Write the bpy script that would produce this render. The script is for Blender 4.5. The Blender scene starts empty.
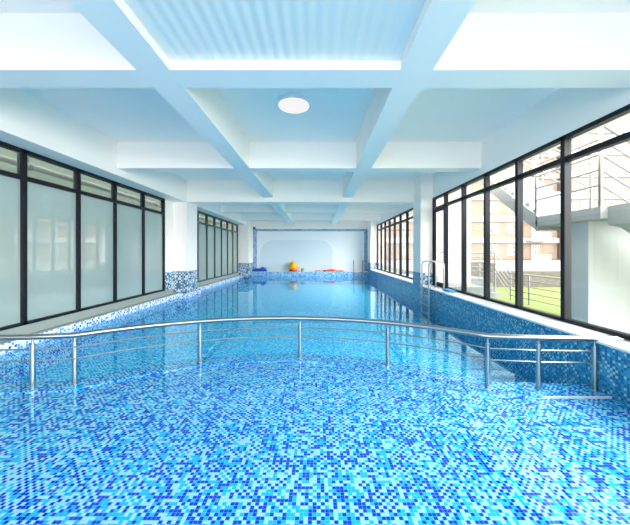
import bpy, bmesh, math, random
from mathutils import Vector
random.seed(7)
C = bpy.context.scene.collection
SC = bpy.context.scene
H = 1.485                      # eye height above the water; water surface is Z = 0

# ------------------------------------------------------------------ camera
cam = bpy.data.cameras.new('camera'); camo = bpy.data.objects.new('camera', cam); C.objects.link(camo)
camo.location = (0, 0, H); camo.rotation_euler = (math.pi/2, 0, 0)
cam.sensor_fit = 'HORIZONTAL'; cam.sensor_width = 36
cam.lens = 300*36/630
cam.shift_x = -3/630; cam.shift_y = -9.5/630
cam.clip_start = 0.05; cam.clip_end = 500
SC.camera = camo

# ------------------------------------------------------------------ light
w = bpy.data.worlds.new('world'); SC.world = w; w.use_nodes = True
bg = w.node_tree.nodes['Background']
bg.inputs['Color'].default_value = (1.0, 0.985, 0.95, 1); bg.inputs['Strength'].default_value = 1.0
SC.view_settings.view_transform = 'Standard'; SC.view_settings.look = 'None'
SC.view_settings.gamma = 1; SC.view_settings.use_curve_mapping = False
SC.view_settings.exposure = 2.45
sun = bpy.data.lights.new('sun', 'SUN'); suno = bpy.data.objects.new('sun', sun); C.objects.link(suno)
sun.energy = 2.6; sun.angle = math.radians(75); sun.color = (1, .97, .93)
# hazy sun on the right and behind the camera; it comes in softly through the right-hand glass
suno.rotation_euler = Vector((-.80, .50, -.50)).to_track_quat('-Z', 'Y').to_euler()
SC.cycles.max_bounces = 16; SC.cycles.diffuse_bounces = 8; SC.cycles.transparent_max_bounces = 24
SC.cycles.use_denoising = True

# ------------------------------------------------------------------ materials
def nt(name):
    m = bpy.data.materials.new(name); m.use_nodes = True
    t = m.node_tree
    for n in list(t.nodes): t.nodes.remove(n)
    return m, t, t.nodes, t.links

def srgb(r, g, b):
    f = lambda c: (c/255/12.92) if c/255 <= .04045 else ((c/255+.055)/1.055)**2.4
    return (f(r), f(g), f(b), 1)

def plain(name, col, rough=.6, metal=0., noise=0., nscale=6., bump=0., spec=.5):
    m, t, N, L = nt(name)
    o = N.new('ShaderNodeOutputMaterial'); p = N.new('ShaderNodeBsdfPrincipled')
    p.inputs['Base Color'].default_value = col; p.inputs['Roughness'].default_value = rough
    p.inputs['Metallic'].default_value = metal; p.inputs['Specular IOR Level'].default_value = spec
    if noise or bump:
        g = N.new('ShaderNodeNewGeometry'); n = N.new('ShaderNodeTexNoise'); n.inputs['Scale'].default_value = nscale
        n.inputs['Detail'].default_value = 4
        L.new(g.outputs['Position'], n.inputs['Vector'])
        if noise:
            mx = N.new('ShaderNodeMix'); mx.data_type = 'RGBA'
            mx.inputs[6].default_value = tuple(c*(1-noise) for c in col[:3])+(1,)
            mx.inputs[7].default_value = tuple(min(1, c*(1+noise)) for c in col[:3])+(1,)
            L.new(n.outputs['Fac'], mx.inputs[0]); L.new(mx.outputs[2], p.inputs['Base Color'])
        if bump:
            b = N.new('ShaderNodeBump'); b.inputs['Strength'].default_value = bump; b.inputs['Distance'].default_value = .01
            L.new(n.outputs['Fac'], b.inputs['Height']); L.new(b.outputs['Normal'], p.inputs['Normal'])
    L.new(p.outputs[0], o.inputs[0])
    return m

def mosaic(name, s, stops, grout, rough=.25, gw=.1, spec=.5):
    """small square glass tiles, one random colour each, with grout between"""
    m, t, N, L = nt(name)
    o = N.new('ShaderNodeOutputMaterial'); p = N.new('ShaderNodeBsdfPrincipled')
    p.inputs['Roughness'].default_value = rough; p.inputs['Specular IOR Level'].default_value = spec
    g = N.new('ShaderNodeNewGeometry')
    d = N.new('ShaderNodeVectorMath'); d.operation = 'MULTIPLY_ADD'
    d.inputs[1].default_value = (1/s,)*3; d.inputs[2].default_value = (.37, .41, .43)
    L.new(g.outputs['Position'], d.inputs[0])
    fl = N.new('ShaderNodeVectorMath'); fl.operation = 'FLOOR'; L.new(d.outputs[0], fl.inputs[0])
    wn = N.new('ShaderNodeTexWhiteNoise'); wn.noise_dimensions = '3D'; L.new(fl.outputs[0], wn.inputs['Vector'])
    r = N.new('ShaderNodeValToRGB'); r.color_ramp.interpolation = 'CONSTANT'
    e = r.color_ramp.elements
    e[0].position = stops[0][0]; e[0].color = stops[0][1]
    e[1].position = stops[1][0]; e[1].color = stops[1][1]
    for po, co in stops[2:]:
        x = e.new(po); x.color = co
    # neighbouring tiles rarely share a colour: bias the random value by a checker
    dt = N.new('ShaderNodeVectorMath'); dt.operation = 'DOT_PRODUCT'; L.new(fl.outputs[0], dt.inputs[0]); dt.inputs[1].default_value = (1, 1, 1)
    pm = N.new('ShaderNodeMath'); pm.operation = 'FLOORED_MODULO'; L.new(dt.outputs['Value'], pm.inputs[0]); pm.inputs[1].default_value = 2
    ps = N.new('ShaderNodeMath'); ps.operation = 'MULTIPLY'; L.new(pm.outputs[0], ps.inputs[0]); ps.inputs[1].default_value = .27
    pv = N.new('ShaderNodeMath'); pv.operation = 'MULTIPLY_ADD'; L.new(wn.outputs['Value'], pv.inputs[0]); pv.inputs[1].default_value = .73; L.new(ps.outputs[0], pv.inputs[2])
    L.new(pv.outputs[0], r.inputs['Fac'])
    fr = N.new('ShaderNodeVectorMath'); fr.operation = 'FRACTION'; L.new(d.outputs[0], fr.inputs[0])
    ab = N.new('ShaderNodeVectorMath'); ab.operation = 'ABSOLUTE'; L.new(g.outputs['True Normal'], ab.inputs[0])
    mxv = N.new('ShaderNodeVectorMath'); mxv.operation = 'MAXIMUM'
    L.new(fr.outputs[0], mxv.inputs[0]); L.new(ab.outputs[0], mxv.inputs[1])
    sp = N.new('ShaderNodeSeparateXYZ'); L.new(mxv.outputs[0], sp.inputs[0])
    m1 = N.new('ShaderNodeMath'); m1.operation = 'MINIMUM'; L.new(sp.outputs[0], m1.inputs[0]); L.new(sp.outputs[1], m1.inputs[1])
    m2 = N.new('ShaderNodeMath'); m2.operation = 'MINIMUM'; L.new(m1.outputs[0], m2.inputs[0]); L.new(sp.outputs[2], m2.inputs[1])
    lt = N.new('ShaderNodeMath'); lt.operation = 'LESS_THAN'; L.new(m2.outputs[0], lt.inputs[0]); lt.inputs[1].default_value = gw
    mx = N.new('ShaderNodeMix'); mx.data_type = 'RGBA'
    L.new(lt.outputs[0], mx.inputs[0]); L.new(r.outputs['Color'], mx.inputs[6]); mx.inputs[7].default_value = grout
    L.new(mx.outputs[2], p.inputs['Base Color'])
    L.new(p.outputs[0], o.inputs[0])
    return m

def thin_fresnel(N, L, ior):
    """Fresnel factor of a thin sheet, the same from both of its sides"""
    g = N.new('ShaderNodeNewGeometry'); fr = N.new('ShaderNodeFresnel')
    mx = N.new('ShaderNodeMix'); mx.data_type = 'FLOAT'
    mx.inputs[2].default_value = ior; mx.inputs[3].default_value = 1/ior
    L.new(g.outputs['Backfacing'], mx.inputs[0]); L.new(mx.outputs[0], fr.inputs['IOR'])
    return fr

def glass(name, tint, ior=1.5, film=None, filmfac=0., rough=0.):
    """thin pane: clear transmission and mirror reflection by Fresnel, optionally with a frosted film"""
    m, t, N, L = nt(name)
    o = N.new('ShaderNodeOutputMaterial')
    tr = N.new('ShaderNodeBsdfTransparent'); tr.inputs[0].default_value = tint
    gl = N.new('ShaderNodeBsdfGlossy'); gl.inputs['Roughness'].default_value = rough
    fr = thin_fresnel(N, L, ior)
    base = tr
    if film:
        df = N.new('ShaderNodeBsdfDiffuse'); df.inputs[0].default_value = film
        m0 = N.new('ShaderNodeMixShader'); m0.inputs[0].default_value = filmfac
        L.new(tr.outputs[0], m0.inputs[1]); L.new(df.outputs[0], m0.inputs[2]); base = m0
    mx = N.new('ShaderNodeMixShader'); L.new(fr.outputs[0], mx.inputs[0])
    L.new(base.outputs[0], mx.inputs[1]); L.new(gl.outputs[0], mx.inputs[2])
    L.new(mx.outputs[0], o.inputs[0])
    return m

def water_mat():
    m, t, N, L = nt('pool_water')
    o = N.new('ShaderNodeOutputMaterial')
    tr = N.new('ShaderNodeBsdfTransparent'); tr.inputs[0].default_value = (.93, .985, 1, 1)
    gl = N.new('ShaderNodeBsdfGlossy'); gl.inputs['Roughness'].default_value = 0.0; gl.inputs[0].default_value = (.62, .87, 1, 1)
    fr = thin_fresnel(N, L, 1.40)
    g = N.new('ShaderNodeNewGeometry'); n = N.new('ShaderNodeTexNoise')
    n.inputs['Scale'].default_value = 2.2; n.inputs['Detail'].default_value = 2
    L.new(g.outputs['Position'], n.inputs['Vector'])
    b = N.new('ShaderNodeBump'); b.inputs['Strength'].default_value = .025; b.inputs['Distance'].default_value = .02
    L.new(n.outputs['Fac'], b.inputs['Height'])
    L.new(b.outputs['Normal'], gl.inputs['Normal'])
    mx = N.new('ShaderNodeMixShader'); L.new(fr.outputs[0], mx.inputs[0])
    L.new(tr.outputs[0], mx.inputs[1]); L.new(gl.outputs[0], mx.inputs[2])
    L.new(mx.outputs[0], o.inputs[0])
    return m

def emit(name, col, s):
    m, t, N, L = nt(name)
    o = N.new('ShaderNodeOutputMaterial'); e = N.new('ShaderNodeEmission')
    e.inputs[0].default_value = col; e.inputs[1].default_value = s
    L.new(e.outputs[0], o.inputs[0]); return m

def brick(name, c1, c2, mortar, scale):
    m, t, N, L = nt(name)
    o = N.new('ShaderNodeOutputMaterial'); p = N.new('ShaderNodeBsdfPrincipled'); p.inputs['Roughness'].default_value = .9
    g = N.new('ShaderNodeNewGeometry'); s = N.new('ShaderNodeSeparateXYZ'); L.new(g.outputs['Position'], s.inputs[0])
    a = N.new('ShaderNodeMath'); a.operation = 'ADD'; L.new(s.outputs[0], a.inputs[0]); L.new(s.outputs[1], a.inputs[1])
    c = N.new('ShaderNodeCombineXYZ'); L.new(a.outputs[0], c.inputs[0]); L.new(s.outputs[2], c.inputs[1])
    b = N.new('ShaderNodeTexBrick'); b.inputs['Scale'].default_value = scale
    b.inputs['Color1'].default_value = c1; b.inputs['Color2'].default_value = c2; b.inputs['Mortar'].default_value = mortar
    L.new(c.outputs[0], b.inputs['Vector']); L.new(b.outputs['Color'], p.inputs['Base Color'])
    L.new(p.outputs[0], o.inputs[0]); return m

DEEP, MID, PALE = srgb(0, 50, 194), srgb(0, 172, 222), srgb(156, 208, 218)
M = {}
M['tile_shallow'] = mosaic('tile_shallow', .026, [(0, DEEP), (.39, MID), (.60, PALE)], srgb(120, 185, 212), gw=.08, spec=0)
M['tile_deep'] = mosaic('tile_deep', .03, [(0, srgb(0, 88, 222)), (.28, srgb(0, 192, 243)), (.56, srgb(135, 228, 246))], srgb(90, 205, 236), gw=.08, spec=0)
M['tile_ledge'] = mosaic('tile_ledge', .026, [(0, DEEP), (.36, MID), (.62, PALE)], srgb(110, 180, 212), gw=.08, spec=0)
M['tile_wall'] = mosaic('tile_wall', .03, [(0, srgb(20, 96, 146)), (.42, srgb(48, 138, 182)), (.74, srgb(150, 186, 196))], srgb(60, 130, 162))
M['tile_pillar'] = mosaic('tile_pillar', .05, [(0, srgb(44, 88, 128)), (.42, srgb(120, 160, 185)), (.62, srgb(215, 222, 225))], srgb(165, 185, 198), gw=.08)
M['tile_coping'] = mosaic('tile_coping', .045, [(0, srgb(25, 90, 190)), (.24, srgb(90, 165, 215)), (.42, srgb(225, 230, 235))], srgb(225, 235, 240))
M['tile_frame'] = mosaic('tile_frame', .05, [(0, srgb(60, 110, 150)), (.36, srgb(120, 160, 190)), (.66, srgb(180, 200, 212))], srgb(150, 178, 198))
M['tile_far'] = mosaic('tile_far', .05, [(0, srgb(40, 125, 195)), (.4, srgb(110, 178, 215)), (.68, srgb(195, 215, 225))], srgb(140, 190, 218))
M['white'] = plain('white_paint', (.97, .89, .825, 1), .55, noise=.015, nscale=2)
M['panelwhite'] = plain('panel_white', (.80, .82, .84, 1), .4, noise=.02, nscale=1.5)
M['niche'] = plain('niche_paint', srgb(212, 222, 228), .45, noise=.03, nscale=1.2)
M['stone'] = plain('sill_stone', srgb(150, 158, 152), .5, noise=.12, nscale=30)
M['whitestone'] = plain('white_stone', srgb(228, 230, 232), .35, noise=.06, nscale=25)
M['frame'] = plain('dark_aluminium', srgb(18, 21, 30), .45, 0., spec=.25)
M['framel'] = plain('olive_aluminium', srgb(72, 74, 66), .45, .2)
M['steel'] = plain('brushed_steel', (.34, .36, .37, 1), .28, 1.0)
M['outsteel'] = plain('weathered_steel', (.30, .29, .29, 1), .4, 1.0)
M['glass'] = glass('clear_glass', (.97, .985, .98, 1), 1.45)
M['frost'] = glass('frosted_glass', (.80, .86, .85, 1), 2.1, srgb(176, 190, 184), .7, .02)
M['frosttop'] = glass('tinted_glass', (.72, .76, .72, 1), 1.6, srgb(130, 140, 132), .25)
M['water'] = water_mat()
M['corrwall'] = plain('corridor_paint', srgb(120, 130, 122), .7, noise=.05, nscale=3)
M['corrfloor'] = plain('corridor_floor', srgb(120, 130, 128), .6, noise=.05, nscale=3)
M['pipe'] = plain('pipe_paint', srgb(235, 235, 228), .4)
M['ribbed'] = plain('ribbed_sheet', srgb(240, 236, 228), .4)
M['lamp'] = emit('lamp_diffuser', (1, 1, 1, 1), .17)
M['lampbody'] = plain('lamp_body', srgb(225, 230, 235), .4)
M['concrete'] = plain('pale_concrete', srgb(160, 161, 162), .85, noise=.05, nscale=3)
M['pier'] = plain('pier_render', srgb(186, 186, 187), .85, noise=.04, nscale=2)
M['paving'] = plain('paving', srgb(122, 122, 120), .85, noise=.06, nscale=5)
M['lawn'] = plain('lawn_grass', srgb(98, 116, 46), .95, noise=.3, nscale=14, bump=.5)
M['retain'] = brick('retaining_stone', srgb(78, 72, 64), srgb(94, 86, 76), srgb(112, 106, 100), 3.0)
M['brick'] = brick('facade_brick', srgb(122, 100, 84), srgb(138, 116, 100), srgb(160, 148, 136), 4.0)
M['pink'] = brick('facade_pale', srgb(130, 110, 102), srgb(136, 116, 108), srgb(150, 138, 130), 3.0)
M['band'] = plain('white_band', srgb(176, 173, 168), .8)
M['redband'] = plain('red_plinth', srgb(120, 40, 46), .8)
M['winframe'] = plain('window_frame_white', srgb(190, 186, 178), .6)
M['winpane'] = plain('window_pane_far', srgb(105, 104, 100), .2)
M['yellow'] = plain('yellow_ball', srgb(250, 185, 10), .35)
M['red'] = plain('red_foam', srgb(232, 60, 50), .55)
M['maroon'] = plain('maroon_foam', srgb(130, 30, 70), .55)
M['rose'] = plain('pink_foam', srgb(238, 150, 160), .55)
M['crimson'] = plain('crimson_foam', srgb(205, 70, 70), .55)
M['bluecloth'] = plain('blue_cloth', srgb(20, 80, 170), .8, noise=.25, nscale=8)
M['sage'] = plain('sage_plastic', srgb(160, 178, 150), .5)
M['skyblue'] = plain('sky_blue_foam', srgb(40, 150, 235), .6)
M['dark'] = plain('dark_plastic', srgb(50, 66, 92), .5)

# ------------------------------------------------------------------ helpers
def link(name, bm, mat, parent=None, smooth=False, at=None):
    me = bpy.data.meshes.new(name); bmesh.ops.recalc_face_normals(bm, faces=bm.faces[:]); bm.to_mesh(me); bm.free()
    if mat: me.materials.append(M[mat])
    if smooth:
        for p in me.polygons: p.use_smooth = True
        try: me.set_sharp_from_angle(angle=math.radians(40))
        except Exception: pass
    o = bpy.data.objects.new(name, me); C.objects.link(o)
    if parent: o.parent = parent
    if at: o.location = at
    return o

def tag(o, label, cat=None, group=None, kind=None):
    o['label'] = label
    if cat: o['category'] = cat
    if group: o['group'] = group
    if kind: o['kind'] = kind
    return o

def struct(name, bm, mat, label, cat, smooth=False):
    return tag(link(name, bm, mat, None, smooth), label, cat, kind='structure')

def empty(name, loc, label, cat, group=None, kind=None):
    o = bpy.data.objects.new(name, None); C.objects.link(o); o.location = loc; o.empty_display_size = .1
    return tag(o, label, cat, group, kind)

class B:
    """collects shapes; positions are world minus the origin given"""
    def __init__(s, org=(0, 0, 0)): s.bm = bmesh.new(); s.o = Vector(org)
    def box(s, x0, x1, y0, y1, z0, z1, bev=0):
        v = [s.bm.verts.new(Vector((x, y, z))-s.o) for x in (x0, x1) for y in (y0, y1) for z in (z0, z1)]
        fs = [s.bm.faces.new([v[i] for i in f]) for f in ((0,1,3,2),(4,6,7,5),(0,4,5,1),(2,3,7,6),(0,2,6,4),(1,5,7,3))]
        if bev:
            es = list({e for f in fs for e in f.edges})
            bmesh.ops.bevel(s.bm, geom=es, offset=bev, segments=2, profile=.5, affect='EDGES')
        return s
    def prism(s, pts, z0, z1):
        a = [s.bm.verts.new(Vector((x, y, z0))-s.o) for x, y in pts]; b = [s.bm.verts.new(Vector((x, y, z1))-s.o) for x, y in pts]
        n = len(pts)
        s.bm.faces.new(a[::-1]); s.bm.faces.new(b)
        for i in range(n): s.bm.faces.new([a[i], a[(i+1) % n], b[(i+1) % n], b[i]])
        return s
    def extr(s, pts, axis, t0, t1):
        """polygon extruded along an axis; pts are the other two coordinates in order"""
        def P(p, t):
            return {'x': (t, p[0], p[1]), 'y': (p[0], t, p[1])}[axis]
        a = [s.bm.verts.new(Vector(P(p, t0))-s.o) for p in pts]; b = [s.bm.verts.new(Vector(P(p, t1))-s.o) for p in pts]
        n = len(pts)
        s.bm.faces.new(a[::-1]); s.bm.faces.new(b)
        for i in range(n): s.bm.faces.new([a[i], a[(i+1) % n], b[(i+1) % n], b[i]])
        return s
    def tube(s, pts, r, n=12, cap=True):
        pts = [Vector(p)-s.o for p in pts]; rings = []
        up = Vector((0, 0, 1))
        prev = None
        for i, p in enumerate(pts):
            if i == 0: d = pts[1]-p
            elif i == len(pts)-1: d = p-pts[i-1]
            else: d = (pts[i+1]-p).normalized()+(p-pts[i-1]).normalized()
            d.normalize()
            if prev is None:
                a = d.cross(up)
                if a.length < .05: a = d.cross(Vector((1, 0, 0)))
            else:
                a = prev-d*prev.dot(d)
            a.normalize(); prev = a; b = d.cross(a)
            rings.append([s.bm.verts.new(p+a*r*math.cos(2*math.pi*k/n)+b*r*math.sin(2*math.pi*k/n)) for k in range(n)])
        for i in range(len(rings)-1):
            for k in range(n):
                s.bm.faces.new([rings[i][k], rings[i][(k+1) % n], rings[i+1][(k+1) % n], rings[i+1][k]])
        if cap:
            s.bm.faces.new(rings[0][::-1]); s.bm.faces.new(rings[-1])
        return s
    def lathe(s, cx, cy, prof, n=32):
        rings = []
        for r, z in prof:
            if r < 1e-6: rings.append([s.bm.verts.new(Vector((cx, cy, z))-s.o)])
            else: rings.append([s.bm.verts.new(Vector((cx+r*math.cos(2*math.pi*k/n), cy+r*math.sin(2*math.pi*k/n), z))-s.o) for k in range(n)])
        for a, b in zip(rings, rings[1:]):
            for k in range(n):
                k2 = (k+1) % n
                if len(a) == 1 and len(b) == 1: continue
                if len(a) == 1: s.bm.faces.new([a[0], b[k], b[k2]])
                elif len(b) == 1: s.bm.faces.new([a[k], a[k2], b[0]])
                else: s.bm.faces.new([a[k], a[k2], b[k2], b[k]])
        return s

def arc(cx, cz, r, a0, a1, n, f):
    return [f(cx+r*math.cos(a0+(a1-a0)*i/n), cz+r*math.sin(a0+(a1-a0)*i/n)) for i in range(n+1)]

# ------------------------------------------------------------------ levels
XPL, XPR = -4.68, 3.20          # pool edges
XWL, XWR = -4.89, 3.62          # window planes
XLIN = -4.41                    # lintel / left pillar inner face
ZSR, ZCL, ZSL = .485, .13, .295 # right sill, left coping, left window sill
ZTOP = H+1.71; ZBEAM = H+1.86; ZCEIL = H+2.44
YB = -6.0                       # near (open) end of what is built
YF = 19.0                       # far end of the pool
YW = 19.5                       # end wall
ZMAIN, ZSH, ZLED = -.5, -.105, -.08

# ------------------------------------------------------------------ the railing's path (also the pool divider)
ARC_C, ARC_R = (-.465, .9), 3.62
aL = math.atan2(3.6-.9, -2.92+.465); aR = math.atan2(3.52-.9, 1.99+.465)
def path(off=0, n=40, xl=XPL, xr=XPR):
    p = [(xl, 3.40+off)]
    for i in range(n+1):
        a = aL+(aR-aL)*i/n
        p.append((ARC_C[0]+(ARC_R+off)*math.cos(a), ARC_C[1]+(ARC_R+off)*math.sin(a)))
    p.append((xr, 3.44+off))
    return p

# ------------------------------------------------------------------ pool shell
b = B(); b.box(XPL, XPR, 3.0, YF, ZMAIN-.15, ZMAIN)
struct('floor', b.bm, 'tile_deep', 'blue mosaic floor of the long main pool beyond the curved railing', 'floor')
pin = path(-.17)
b = B(); b.prism([(XPL, YB)]+pin+[(XPR, YB)], ZMAIN-.15, ZSH)
struct('shallow_floor', b.bm, 'tile_shallow', 'dark and light blue mosaic floor of the shallow wading pool in front', 'floor')
pout = path(.15)
b = B(); b.prism(pin+pout[::-1], ZMAIN-.14, ZLED)
struct('pool_ledge_wall', b.bm, 'tile_ledge', 'underwater tiled ledge curving below the steel railing between the two pools', 'ledge')
b = B(); b.box(2.45, XPR-.002, 3.262, 3.276, ZLED-.02, ZLED+.004, .003)
struct('trim_6', b.bm, 'whitestone', 'thin white edge strip on the underwater ledge at right', 'edge strip')
# left pool wall with mosaic coping band
b = B(); b.box(XPL-.45, XPL, YB, YF, ZMAIN-.15, ZCL-.13); b.box(-4.75, -4.37, 10.0, 11.1, ZMAIN-.15, ZCL-.135)
struct('pool_wall_left', b.bm, 'tile_ledge', 'blue mosaic left side wall of the pool under the waterline', 'pool wall')
b = B(); b.box(XPL-.25, XPL+.005, YB, YF, ZCL-.16, ZCL, .012); b.box(-4.75, -4.35, 9.95, 11.15, ZCL-.16, ZCL+.004, .012)
struct('trim_1', b.bm, 'tile_coping', 'white and blue mosaic coping band along the left edge of the pool', 'coping')
b = B(); b.box(XWL-.12, XWL+.07, YB, 10.0, ZCL-.2, ZSL); b.box(XWL-.12, XWL+.07, 11.0, 18.2, ZCL-.2, ZSL)
b.box(XWL-.1, XPL-.02, YB, 18.2, ZCL-.1, ZCL+.008)
struct('trim_2', b.bm, 'stone', 'grey stone kerb below the left glass walls', 'window kerb')
# right pool wall with sill
b = B(); b.box(XPR, XPR+.5, YB, YF+.4, ZMAIN-.15, ZSR-.03)
struct('pool_wall_right', b.bm, 'tile_wall', 'tall dark blue mosaic wall along the right side of the pool', 'pool wall')
b = B(); b.box(XPR-.015, XWR+.1, YB, 9.36, ZSR-.032, ZSR, .008); b.box(XPR-.015, XWR+.1, 10.1, 18.3, ZSR-.032, ZSR, .008)
struct('trim_3', b.bm, 'whitestone', 'white stone window sill on top of the right pool wall', 'sill')
# far pool end
b = B(); b.box(XPL-.4, XPR+.5, YF, YW+.3, ZMAIN-.15, .285)
struct('pool_wall_far', b.bm, 'tile_far', 'pale blue mosaic end wall of the pool below the ball and foam boards', 'pool wall')
b = B(); b.box(XPL-.4, XPR+.3, YF-.012, YW+.02, .285, .300)
struct('trim_4', b.bm, 'whitestone', 'narrow white ledge at the far end of the pool', 'ledge')

# water
b = B(); v = [b.bm.verts.new(p) for p in ((XPL, YB, 0), (XPR-.002, YB, 0), (XPR-.002, YF, 0), (XPL, YF, 0))]; b.bm.faces.new(v)
tag(link('pool_water', b.bm, 'water'), 'clear still blue water filling the indoor swimming pool', 'water', kind='stuff')

# ------------------------------------------------------------------ walls, pillars
b = B(); b.box(XWL-.25, XLIN, YB, YW, ZTOP, ZCEIL)
struct('wall_left', b.bm, 'white', 'white wall and lintel above the left glass walls', 'wall')
b = B(); b.box(XWR-.04, XWR+.25, YB, YW, ZTOP, ZCEIL)
struct('wall_right', b.bm, 'white', 'white wall above the windows on the right side', 'wall')
b = B(); b.box(XWL-.25, XWR+.25, YW, YW+.25, .285, ZCEIL)
struct('wall_end', b.bm, 'white', 'white end wall beyond the far edge of the pool', 'wall')

def pillar(name, x0, x1, y0, y1, zb, zt, label, extra=None):
    b = B(); b.box(x0, x1, y0, y1, zb, zt)
    if extra: b.box(*extra, zb, zt)
    o = struct(name, b.bm, 'white', label, 'pillar')
    e = .008
    b = B(); b.box(x0-e, x1+e, y0-e, y1+e, zb, .87)
    if extra: b.box(extra[0]-e, extra[1]+e, extra[2]-e, extra[3]+e, zb, .87)
    tag(link('tile_skirting', b.bm, 'tile_pillar', o), 'blue and white mosaic skirting')
    return o
pillar('pillar', XWL-.1, XLIN, 10.1, 10.95, ZCL, ZTOP, 'white pillar with mosaic foot between the two left glass walls', (XWL-.12, XWL+.03, 9.50, 10.1))
pillar('pillar', XWL-.1, -4.22, 18.25, YW, ZCL, ZTOP+.15, 'white pillar in the far left corner beside the end wall')
o = pillar('pillar', XPR+.004, XWR+.1, 9.36, 10.1, ZSR-.4, ZCEIL, 'white pillar with mosaic foot behind the near steel pool ladder')
pillar('pillar', XPR+.02, XWR+.1, 18.3, YW, ZSR-.4, ZCEIL, 'white pillar in the far right corner beside the end wall')
b = B(); b.box(XPR-.006, XPR+.02, 9.36, 10.1, -.3, .87)
tag(link('tile_facing', b.bm, 'tile_wall', o), 'dark blue mosaic facing down to the water')

# end wall decoration
b = B(); b.box(-4.22, XPR+.02, YW-.05, YW, 2.9, 3.04); b.box(-4.22, -3.97, YW-.05, YW, .297, 2.9); b.box(3.0, XPR+.02, YW-.05, YW, .297, 2.9)
struct('trim_5', b.bm, 'tile_frame', 'blue mosaic border framing the white end wall panel', 'mosaic border')
b = B(); b.box(-3.97, 3.0, YW-.02, YW, .300, 2.9)
struct('wall_panel', b.bm, 'panelwhite', 'smooth white panel inside the mosaic border of the end wall', 'panel')
x0, x1, zt, r = -3.75, .95, 2.32, .85
pts = [(x0, .305), (x1, .305)]+[(x1-r+r*math.cos(a), zt-r+r*math.sin(a)) for a in [math.pi/2*i/10 for i in range(11)]] \
    + [(x0+r+r*math.cos(a), zt-r+r*math.sin(a)) for a in [math.pi/2+math.pi/2*i/10 for i in range(11)]]
b = B(); b.extr(pts, 'y', YW-.035, YW-.005)
for xs in (-2.2, -.65):
    pass
struct('wall_niche_panel', b.bm, 'niche', 'pale blue-grey round-cornered panel on the end wall above the yellow ball', 'panel')
b = B((-4.28, YW-.06, 3.08)); b.box(-4.2, -4.06, YW-.12, YW, 3.02, 3.16, .02)
tag(link('wall_bracket', b.bm, 'dark', None, True, b.o), 'small dark box on the top left corner of the mosaic border', 'bracket')

# ------------------------------------------------------------------ ceiling and beams
b = B(); b.box(XWL-.25, XWR+.25, YB, YW+.2, ZCEIL, ZCEIL+.2)
struct('ceiling', b.bm, 'white', 'white coffered ceiling slab above the pool', 'ceiling')
LB = ((-1.845, -1.505), (.837, 1.168))
for (xa, xb), lab in zip(LB, ('left of the two long white ceiling beams running the length of the pool', 'right of the two long white ceiling beams running the length of the pool')):
    b = B(); b.box(xa, xb, YB, YW, ZBEAM, ZCEIL+.01)
    struct('ceiling_beam', b.bm, 'white', lab, 'beam')
for ya, yb, zb, lab in ((-3.95, -3.62, ZBEAM, 'white cross beam behind the viewpoint near the open end'),
                        (-.45, -.12, ZBEAM, 'white cross beam overhead at the near end of the ceiling'),
                        (3.05, 3.385, ZBEAM, 'nearest white cross beam, in front of the round ceiling lamp'),
                        (6.58, 6.91, ZBEAM, 'second white cross beam, just beyond the round ceiling lamp'),
                        (10.1, 10.55, ZTOP+.004, 'deeper white cross beam between the two middle pillars'),
                        (13.6, 13.93, ZBEAM, 'fourth white cross beam, past the middle pillars'),
                        (17.1, 17.43, ZBEAM, 'farthest white cross beam, close to the end wall')):
    b = B(); b.box(XLIN-.02, XWR, ya, yb, zb+.002, ZCEIL+.01)
    struct('ceiling_beam', b.bm, 'white', lab, 'beam')
# ribbed sheet set in the nearest middle bay
b = B(); n = 22*8; zs = H+1.95
top = []; bot = []
for i in range(n+1):
    x = -1.505+2.342*i/n; z = zs+.008*(1+math.cos(2*math.pi*22*i/n))*.5
    bot.append((x, z))
pts = bot+[(.837, zs+.03), (-1.505, zs+.03)]
b.extr(pts, 'y', YB, 3.05)
struct('ceiling_panel', b.bm, 'ribbed', 'ribbed pale sheet filling the nearest middle ceiling bay', 'ceiling panel', True)

lx, ly = -.39, 4.85
t = empty('ceiling_lamp', (lx, ly, ZCEIL), 'round white flush ceiling lamp in the middle bay', 'lamp')
b = B((lx, ly, ZCEIL)); b.lathe(lx, ly, [(0, ZCEIL), (.275, ZCEIL), (.275, ZCEIL-.05), (.25, ZCEIL-.055), (0, ZCEIL-.055)])
link('lamp_body', b.bm, 'lampbody', t, True)
b = B((lx, ly, ZCEIL)); b.lathe(lx, ly, [(.25, ZCEIL-.05), (.245, ZCEIL-.075), (.2, ZCEIL-.09), (0, ZCEIL-.095)])
link('diffuser', b.bm, 'lamp', t, True)

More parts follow.
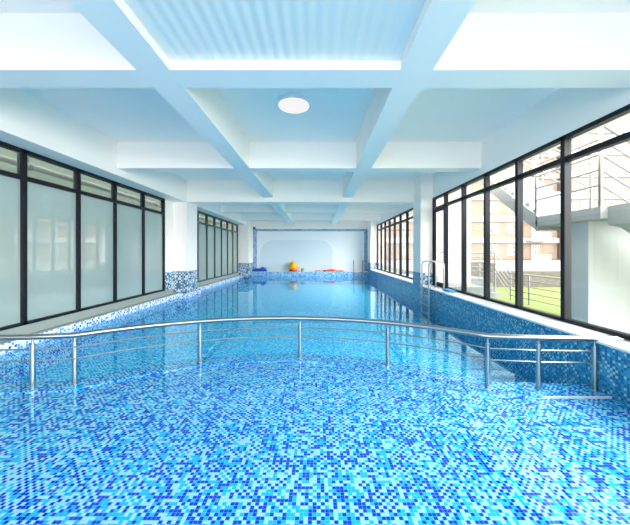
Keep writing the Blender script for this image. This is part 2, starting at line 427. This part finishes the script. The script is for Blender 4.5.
# ------------------------------------------------------------------ glass walls
def glass_wall(name, x, ys, z0, ztr, z1, fm, lo, hi, label, wide=.06, door=None):
    org = (x, ys[0], z0)
    root = empty(name, org, label, 'window', kind='structure')
    d = .05
    b = B(org)
    b.box(x-d, x+d, ys[0], ys[-1], z0, z0+.05); b.box(x-d, x+d, ys[0], ys[-1], z1-.06, z1)
    link('frame', b.bm, fm, root)
    b = B(org); b.box(x-d*.9, x+d*.9, ys[0], ys[-1], ztr-wide/2, ztr+wide/2); link('transom', b.bm, fm, root)
    for y in ys:
        b = B(org); b.box(x-d, x+d, y-wide/2, y+wide/2, z0, z1); link('mullion', b.bm, fm, root)
    for i, (ya, yb) in enumerate(zip(ys, ys[1:])):
        b = B(org); b.box(x-.004, x+.004, ya+wide/2, yb-wide/2, ztr+wide/2, z1-.06); link('upper_pane', b.bm, hi, root)
        if door == i:
            dr = empty('door_1', (0, 0, 0), 'narrow glazed door in dark frame beside the right pillar and the ladder', 'door', kind='structure')
            y0, y1, zt = ya+wide/2, yb-wide/2, ztr-wide/2
            b = B(); s = .075
            b.box(x-.03, x+.03, y0, y0+s, z0+.05, zt); b.box(x-.03, x+.03, y1-s, y1, z0+.05, zt)
            b.box(x-.03, x+.03, y0, y1, zt-s, zt); b.box(x-.03, x+.03, y0, y1, z0+.05, z0+.05+s)
            link('door_frame', b.bm, fm, dr)
            b = B(); b.box(x-.004, x+.004, y0+s, y1-s, z0+.05+s, zt-s); link('pane', b.bm, lo, dr)
            b = B(); zh = H+.02
            b.tube([(x-.03, y0+.04, zh), (x-.08, y0+.04, zh), (x-.08, y0+.16, zh)], .012); link('door_handle', b.bm, 'dark', dr, True)
        else:
            b = B(org); b.box(x-.004, x+.004, ya+wide/2, yb-wide/2, z0+.05, ztr-wide/2); link('pane', b.bm, lo, root)
    return root
ysL = [9.46-1.12*k for k in range(9, -1, -1)]
ysL[-6:] = [3.84, 4.96, 6.09, 7.19, 8.36, 9.46]
glass_wall('window_1', XWL, ysL, ZSL, H+1.24, ZTOP, 'frame', 'frost', 'frosttop', 'near left wall of tall frosted glass panes in dark frames', .075)
glass_wall('window_2', XWL, [11.15+1.0*k for k in range(8)], ZSL, H+1.24, ZTOP, 'framel', 'frost', 'frosttop', 'far left wall of frosted glass panes beyond the white pillar', .07)
ysR = [-.7, .32, 1.34, 2.36, 3.36, 4.38, 5.40, 6.43, 7.44, 8.48, 9.36]
glass_wall('window_3', XWR, ysR, ZSR, H+1.36, ZTOP, 'frame', 'glass', 'glass', 'near right wall of clear glass looking onto the outdoor stairs', .075, door=9)
glass_wall('window_4', XWR, [10.13]+[11.15+1.0*k for k in range(7)]+[18.2], ZSR, H+1.36, ZTOP, 'frame', 'glass', 'glass', 'far right wall of clear glass beyond the middle pillar', .075)

# corridor behind the left glass
b = B(); b.box(-7.0, -6.8, YB, 27, .1, ZCEIL+.6)
struct('wall_corridor', b.bm, 'corrwall', 'grey-green corridor wall seen dimly through the left glass', 'wall')
b = B(); b.box(-6.8, XWL-.12, YB, 27, .1, ZSL)
struct('floor_corridor', b.bm, 'corrfloor', 'grey corridor floor behind the left glass', 'floor')
t = empty('ceiling_pipe', (-5.4, 0, H+1.62), 'white pipe running behind the upper panes of the left glass', 'pipe')
b = B((-5.4, 0, H+1.62)); b.tube([(-5.4, YB, H+1.62), (-5.4, 18.2, H+1.62)], .06); link('pipe', b.bm, 'pipe', t, True)
for y in (1.5, 3.2, 5.6, 7.9):
    b = B((-5.4, 0, H+1.62)); b.tube([(-5.4, y-.03, H+1.62), (-5.4, y+.03, H+1.62)], .075); b.box(-5.41, -5.39, y-.015, y+.015, H+1.68, ZCEIL); link('pipe_clamp', b.bm, 'steel', t, True)

# ------------------------------------------------------------------ curved railing in the pool
ZR = .505
org = (-.465, 4.52, ZLED)
t = empty('pool_railing', org, 'long curved stainless steel railing standing in the water across the pool', 'railing')
top = [(XPL-.02, 3.42, ZR), (-3.32, 3.5, ZR)]+[(x, y, ZR) for x, y in path(0)[1:-1]]+[(2.55, 3.47, ZR), (3.42, 3.43, ZR)]
b = B(org); b.tube(top, .032, 14); link('handrail', b.bm, 'steel', t, True)
for z in (.36, .225):
    b = B(org); b.tube([(XPL+.01, 3.44, z), (-3.32, 3.5, z)]+[(x, y, z) for x, y in path(0)[1:-1]]+[(2.55, 3.47, z), (3.19, 3.44, z)], .009, 8)
    link('rail_bar', b.bm, 'steel', t, True)
for x, y in ((-3.32, 3.49), (-2.92, 3.6), (-1.69, 4.30), (-.27, 4.515), (.98, 4.22), (1.99, 3.52), (2.55, 3.47), (3.17, 3.44)):
    b = B(org); b.tube([(x, y, ZLED), (x, y, ZR-.08)], .027, 14); p = link('post', b.bm, 'steel', t, True)
    b = B(org); b.tube([(x, y, ZR-.08), (x, y, ZR-.02)], .013, 10); link('post_pin', b.bm, 'steel', p, True)
    b = B(org); b.tube([(x, y, ZLED), (x, y, ZLED+.01)], .036, 16); link('post_flange', b.bm, 'steel', p, True)
b = B(org); b.tube([(3.42, 3.43, ZR), (3.47, 3.43, ZR-.02), (3.48, 3.43, ZSR)], .026, 12); b.tube([(3.48, 3.43, ZSR), (3.48, 3.43, ZSR+.012)], .06, 16)
link('rail_end', b.bm, 'steel', t, True)

# ------------------------------------------------------------------ pool ladders
def hoop(p_pool, p_deck, ztop, zlow, zdeck, r=.12):
    (x0, y0), (x1, y1) = p_pool, p_deck
    d = Vector((x1-x0, y1-y0, 0)); L = d.length; d.normalize()
    pts = [(x0, y0, zlow), (x0, y0, ztop-r)]
    for i in range(1, 9):
        a = math.pi-math.pi/2*i/8
        q = r+r*math.cos(a); pts.append((x0+d.x*q, y0+d.y*q, ztop-r+r*math.sin(a)))
    for i in range(0, 9):
        a = math.pi/2-math.pi/2*i/8
        q = L-r+r*math.cos(a); pts.append((x0+d.x*q, y0+d.y*q, ztop-r+r*math.sin(a)))
    pts.append((x1, y1, zdeck))
    return pts
org = (3.1, 8.5, ZSR)
t = empty('pool_ladder', org, 'steel pool ladder with two tall handrail hoops beside the right pillar and door', 'ladder')
for y in (8.25, 8.80):
    b = B(org); b.tube(hoop((3.05, y), (3.46, y), 1.25, -.44, ZSR), .022, 12); h = link('handrail', b.bm, 'steel', t, True)
    b = B(org); b.tube([(3.46, y, ZSR), (3.46, y, ZSR+.015)], .05, 16); link('flange', b.bm, 'steel', h, True)
for z in (.30, .05, -.20, -.40):
    b = B(org); b.box(2.99, 3.11, 8.25, 8.80, z-.015, z+.015, .008); link('step', b.bm, 'steel', t)
org = (2.56, 18.95, .300)
t = empty('pool_ladder', org, 'distant steel pool ladder at the far end, right of the red foam boards', 'ladder')
for x in (2.28, 2.85):
    b = B(org); b.tube(hoop((x, 18.93), (x, 19.3), 1.02, -.44, .300), .024, 10); h = link('handrail', b.bm, 'steel', t, True)
    b = B(org); b.tube([(x, 19.3, .300), (x, 19.3, .315)], .05, 14); link('flange', b.bm, 'steel', h, True)
for z in (.12, -.12, -.36):
    b = B(org); b.box(2.28, 2.85, 18.88, 18.96, z-.015, z+.015, .008); link('step', b.bm, 'steel', t)

# ------------------------------------------------------------------ toys on the far ledge
ZL = .300
def ball(b, x, y, z, r, sx=1, sy=1, sz=1, n=24, m=14):
    prof = []
    for i in range(m+1):
        a = -math.pi/2+math.pi*i/m; prof.append((r*math.cos(a) if 0 < i < m else 0, z+r*sz*math.sin(a)))
    b.lathe(x, y, prof, n)
def torus(b, x, y, z, R, r, n=36, k=12):
    rings = []
    for i in range(n):
        a = 2*math.pi*i/n
        rings.append([b.bm.verts.new(Vector((x+(R+r*math.cos(2*math.pi*j/k))*math.cos(a), y+(R+r*math.cos(2*math.pi*j/k))*math.sin(a), z+r*math.sin(2*math.pi*j/k)))-b.o) for j in range(k)])
    for i in range(n):
        for j in range(k):
            b.bm.faces.new([rings[i][j], rings[(i+1) % n][j], rings[(i+1) % n][(j+1) % k], rings[i][(j+1) % k]])
yy = 19.24
b = B((-1.6, yy, ZL)); torus(b, -1.6, yy-.02, ZL+.065, .2, .065)
tag(link('swim_ring', b.bm, 'red', None, True, b.o), 'red swim ring lying under the yellow ball on the far ledge', 'swim ring')
b = B((-1.6, yy, ZL)); ball(b, -1.6, yy-.02, ZL+.055+.29, .27)
t = tag(link('beach_ball', b.bm, 'yellow', None, True, b.o), 'round yellow ball resting on a red ring at the far pool end', 'ball')
b = B((-1.6, yy, ZL)); b.lathe(-1.6, yy-.02, [(0, ZL+.617), (.03, ZL+.617), (.025, ZL+.625), (0, ZL+.626)], 12); link('valve', b.bm, 'band', t, True)
b = B((-.97, yy, ZL)); b.lathe(-.97, yy-.08, [(0, ZL), (.095, ZL), (.125, ZL+.2), (.13, ZL+.205), (.115, ZL+.205), (.09, ZL+.02), (0, ZL+.02)], 20)
t = tag(link('toy_bucket', b.bm, 'sage', None, True, b.o), 'small grey-green bucket just right of the yellow ball', 'bucket')
b = B((-.97, yy, ZL)); b.tube([(-.97+.12*math.cos(a), yy-.08, ZL+.2+.07*math.sin(a)) for a in [math.pi*i/10 for i in range(11)]], .006, 6); link('bucket_handle', b.bm, 'band', t, True)
def board(x, y, L, wd, h, z, mat, label, rz=0.):
    """swimming kickboard: flat foam with one rounded end"""
    pts = [(-L/2, -wd/2), (L/2-wd/2, -wd/2)]+[(L/2-wd/2+wd/2*math.cos(a), wd/2*math.sin(a)) for a in [-math.pi/2+math.pi*i/12 for i in range(1, 12)]]+[(L/2-wd/2, wd/2), (-L/2, wd/2)]
    b = B(); b.prism(pts, 0, h)
    bmesh.ops.bevel(b.bm, geom=[e for e in b.bm.edges if abs(e.verts[0].co.z-e.verts[1].co.z) < 1e-5], offset=.012, segments=2, profile=.5, affect='EDGES')
    o = tag(link('kickboard', b.bm, mat, None, True), label, 'kickboard', 'foam boards on the far ledge')
    o.location = (x, y, z); o.rotation_euler = (0, 0, rz); return o
board(.03, yy-.02, .46, .28, .07, ZL, 'rose', 'pink foam board, leftmost of the boards on the far ledge', math.pi)
board(.43, yy-.06, .22, .24, .09, ZL, 'maroon', 'dark maroon foam board between the pink one and the red one', math.pi)
board(.84, yy, .54, .32, .13, ZL, 'red', 'thick bright red foam board in the middle of the row', 0)
board(1.39, yy-.03, .50, .28, .065, ZL, 'crimson', 'thin dull red foam board at the right end of the row', 0)
# folded blue sheet in the left corner
b = B((-3.8, 19.25, ZL)); nx, ny = 26, 10; g = []
for i in range(nx+1):
    for j in range(ny+1):
        u, v = i/nx, j/ny
        x = -4.20+.92*u; y = 19.06+.38*v
        e = min(1, min(u, 1-u)*9)*min(1, min(v, 1-v)*6); e = e**.5
        z = ZL+.005+e*(.17+.10*math.exp(-((u-.72)/.16)**2)+.02*math.sin(17*u+5*v))
        g.append(b.bm.verts.new(Vector((x, y, z))-b.o))
for i in range(nx):
    for j in range(ny):
        q = i*(ny+1)+j; b.bm.faces.new([g[q], g[q+1], g[q+ny+2], g[q+ny+1]])
b.bm.faces.new([g[i*(ny+1)] for i in range(nx+1)]+[g[nx*(ny+1)+j] for j in range(1, ny+1)]+[g[i*(ny+1)+ny] for i in range(nx-1, -1, -1)]+[g[j] for j in range(ny-1, 0, -1)])
tag(link('folded_cover', b.bm, 'bluecloth', None, True, b.o), 'crumpled dark blue sheet in the left corner of the far ledge', 'pool cover')
# blue foam on right sill
b = B((3.42, 7.95, ZSR)); b.box(3.32, 3.50, 7.62, 8.02, ZSR, ZSR+.05, .02)
tag(link('foam_block', b.bm, 'skyblue', None, True, b.o), 'small sky-blue foam piece on the sill near the ladder and door', 'foam block')

# ------------------------------------------------------------------ outside
ZD = ZSR-.05; ZLAWN = H-1.72; ZUP = H-.98
b = B(); b.box(XWR+.3, 5.2, 9.2, 15.2, ZLAWN-.2, ZD); b.box(5.2, 7.05, 12.6, 15.2, ZLAWN-.2, ZD)
struct('pavement', b.bm, 'paving', 'pale paved terrace outside the right windows', 'paving')
b = B(); b.box(XWR+.3, 60, YB, 15.2, ZLAWN-.3, ZLAWN)
tag(link('lawn', b.bm, 'lawn'), 'bright green lawn outside beyond the metal fence', 'lawn', kind='structure')
b = B(); b.box(9.0, 60, 15.2, 15.5, ZLAWN-.2, ZUP+.05); b.box(5.2, 9.0, 15.2, 15.5, ZLAWN-.2, ZUP+.5)
struct('retaining_wall', b.bm, 'retain', 'grey stone retaining wall behind the lawn', 'wall')
b = B(); b.box(5, 80, 15.5, 60, ZLAWN-.2, ZUP)
struct('ground', b.bm, 'paving', 'pale ground in front of the apartment blocks', 'ground')
b = B(); b.box(4.0, 5.35, 10.5, 10.75, ZD, 5.2)
struct('wall_wing', b.bm, 'pier', 'white outdoor wall standing behind the glazed door', 'wall')
b = B()
for k in range(4): b.box(6.1, 7.05, 11.6+.25*k, 12.6, ZLAWN, ZLAWN+.165*(k+1))
struct('garden_steps_floor', b.bm, 'paving', 'short flight of outdoor steps from terrace down to the lawn', 'steps')

# metal fence with stair section
org = (7.0, 9, ZLAWN)
t = empty('metal_fence', org, 'steel fence with horizontal bars stepping down beside the lawn', 'fence')
za, zb = H, H-.735
for k in range(5):
    dz = -.2*k
    b = B(org); r = .025 if k == 0 else .018
    b.tube([(7.0, 14.2, za+dz), (7.0, 11.86, za+dz), (7.0, 10.9, zb+dz), (7.0, 5.0, zb+dz)], r, 8)
    link('handrail' if k == 0 else 'rail_bar', b.bm, 'outsteel', t, True)
for y, z0, z1 in ((14.2, ZD, za), (13.0, ZD, za), (11.86, ZLAWN, za), (10.9, ZLAWN, zb), (9.95, ZLAWN, zb), (8.5, ZLAWN, zb), (7.0, ZLAWN, zb), (5.4, ZLAWN, zb)):
    b = B(org); b.tube([(7.0, y, z0), (7.0, y, z1)], .028, 10); link('post', b.bm, 'outsteel', t, True)

# outdoor staircase
XS0, XS1 = 4.5, 5.65; YA, YC = 4.78, 6.22; ZLd = H+.745
t = empty('outdoor_staircase', (4.5, 5.5, ZD), 'concrete outdoor staircase with steel railings outside the right windows', 'staircase')
org = (4.5, 5.5, ZD)
b = B(org); b.box(XS0, 6.9, YA, YC, ZLd-.2, ZLd, .01); link('landing', b.bm, 'concrete', t)
b = B(org); b.box(4.66, 6.8, 5.17, 5.62, ZLAWN, ZLd-.2); link('pier', b.bm, 'pier', t)
sl = .68
def flight_pts(u0, z0, n, run, rise, th):
    pts = [(u0, z0)]
    for k in range(n):
        pts += [(u0+run*k, z0+rise*(k+1)), (u0+run*(k+1), z0+rise*(k+1))]
    e = u0+run*n
    pts += [(e, z0+rise*n-th), (u0, z0-th)]
    return pts
b = B(org); b.extr(flight_pts(YC, ZLd, 16, .25, .17, .28), 'x', XS0+.05, XS1); link('upper_flight', b.bm, 'concrete', t)
b = B(org); b.extr([(YC-.06, ZLd+.02), (YC+4.0, ZLd+.02+.68*4.06), (YC+4.0, ZLd-.33+.68*4.06), (YC-.06, ZLd-.3)], 'x', XS0, XS0+.05); link('stringer', b.bm, 'concrete', t)
# lower flight descending to the right from the near side of the landing
st = []
x0 = 4.62
for k in range(11): st += [(x0+.27*k, ZLd-.17*k), (x0+.27*(k+1), ZLd-.17*k)]
st += [(x0+.27*11, ZLd-.17*10-.3), (x0+.2, ZLd-.34), (x0, ZLd-.3)]
b = B(org); b.extr(st, 'y', 3.72, YA+.002); link('lower_flight', b.bm, 'concrete', t)
RH = 1.33
for k in range(5):
    dz = RH-.245*k; r = .028 if k == 0 else .018; nm = 'handrail' if k == 0 else 'rail_bar'
    b = B(org); b.tube([(XS0+.03, YA+.03, ZLd+dz), (XS0+.03, YC, ZLd+dz), (XS0+.03, YC+3.9, ZLd+dz+.68*3.9)], r, 8); link(nm, b.bm, 'outsteel', t, True)
    b = B(org); b.tube([(XS1-.03, YC-.05, ZLd+dz), (XS1-.03, YC+3.9, ZLd+dz+.68*3.9)], r, 8); link(nm, b.bm, 'outsteel', t, True)
    b = B(org); b.tube([(XS0+.03, YA+.03, ZLd+dz), (7.5, YA+.03, ZLd+dz-.62*2.97)], r, 8); link(nm, b.bm, 'outsteel', t, True)
for x, y, z in ((XS0+.03, YA+.03, ZLd-.12), (XS0+.03, YC, ZLd-.05), (XS0+.03, YC+1.3, ZLd+.8), (XS0+.03, YC+2.6, ZLd+1.7), (XS1-.03, YC-.05, ZLd-.02), (XS1-.03, YC+1.3, ZLd+.8), (XS1-.03, YC+2.6, ZLd+1.7)):
    zt = ZLd+RH+max(0, (y-YC))*.68
    b = B(org); b.tube([(x, y, z), (x, y, zt)], .03, 10); link('post', b.bm, 'outsteel', t, True)

# apartment blocks
def block(name, x0, x1, y0, y1, z0, floors, fh, zf0, mat, wins, label, bal=None, red=False):
    org = ((x0+x1)/2, y0, z0)
    t = empty(name, org, label, 'building')
    b = B(org); b.box(x0, x1, y0, y1, z0, zf0+fh*floors); link('wall', b.bm, mat, t)
    for k in range(floors+1):
        z = zf0+fh*k
        b = B(org); b.box(x0-.15, x1+.15, y0-.2, y0+.1, z-.35, z+.35); link('floor_band', b.bm, 'redband' if (red and k == 0) else 'band', t)
    for k in range(floors):
        for wx in wins:
            z = zf0+fh*k+1.0
            b = B(org); wd, hh = 1.1, 1.35
            for i in range(4): b.box(wx-wd/2+wd*i/3-.04, wx-wd/2+wd*i/3+.04, y0-.08, y0+.02, z, z+hh)
            for i in range(3): b.box(wx-wd/2, wx+wd/2, y0-.08, y0+.02, z+hh*i/2-.04, z+hh*i/2+.04)
            f = link('window', b.bm, 'winframe', t)
            b = B(org); b.box(wx-wd/2, wx+wd/2, y0-.03, y0+.02, z, z+hh); link('pane', b.bm, 'winpane', f)
        if bal:
            z = zf0+fh*k
            b = B(org); b.box(bal[0], bal[1], y0-1.3, y0, z-.15, z+.05); b.box(bal[0], bal[1], y0-1.3, y0-1.2, z, z+1.0)
            link('balcony', b.bm, 'band', t)
    b = B(org); b.box(x0-.3, x1+.3, y0-.4, y1, zf0+fh*floors, zf0+fh*floors+.4); link('roof', b.bm, 'band', t)
block('apartment_building', 6.5, 33.5, 42, 52, ZUP, 7, 3.0, H-1.26, 'brick', (9, 12, 15.5, 18.5, 24.6, 27.0, 30.4), 'brown brick apartment block with white floor bands far behind the lawn', (29.0, 31.6), True)
block('apartment_building', 33.9, 78, 41, 50, ZUP, 8, 3.0, H-1.26, 'pink', (36.5, 40, 43.5, 47, 50.5, 54), 'pale pinkish apartment block behind the stair railing at upper right')
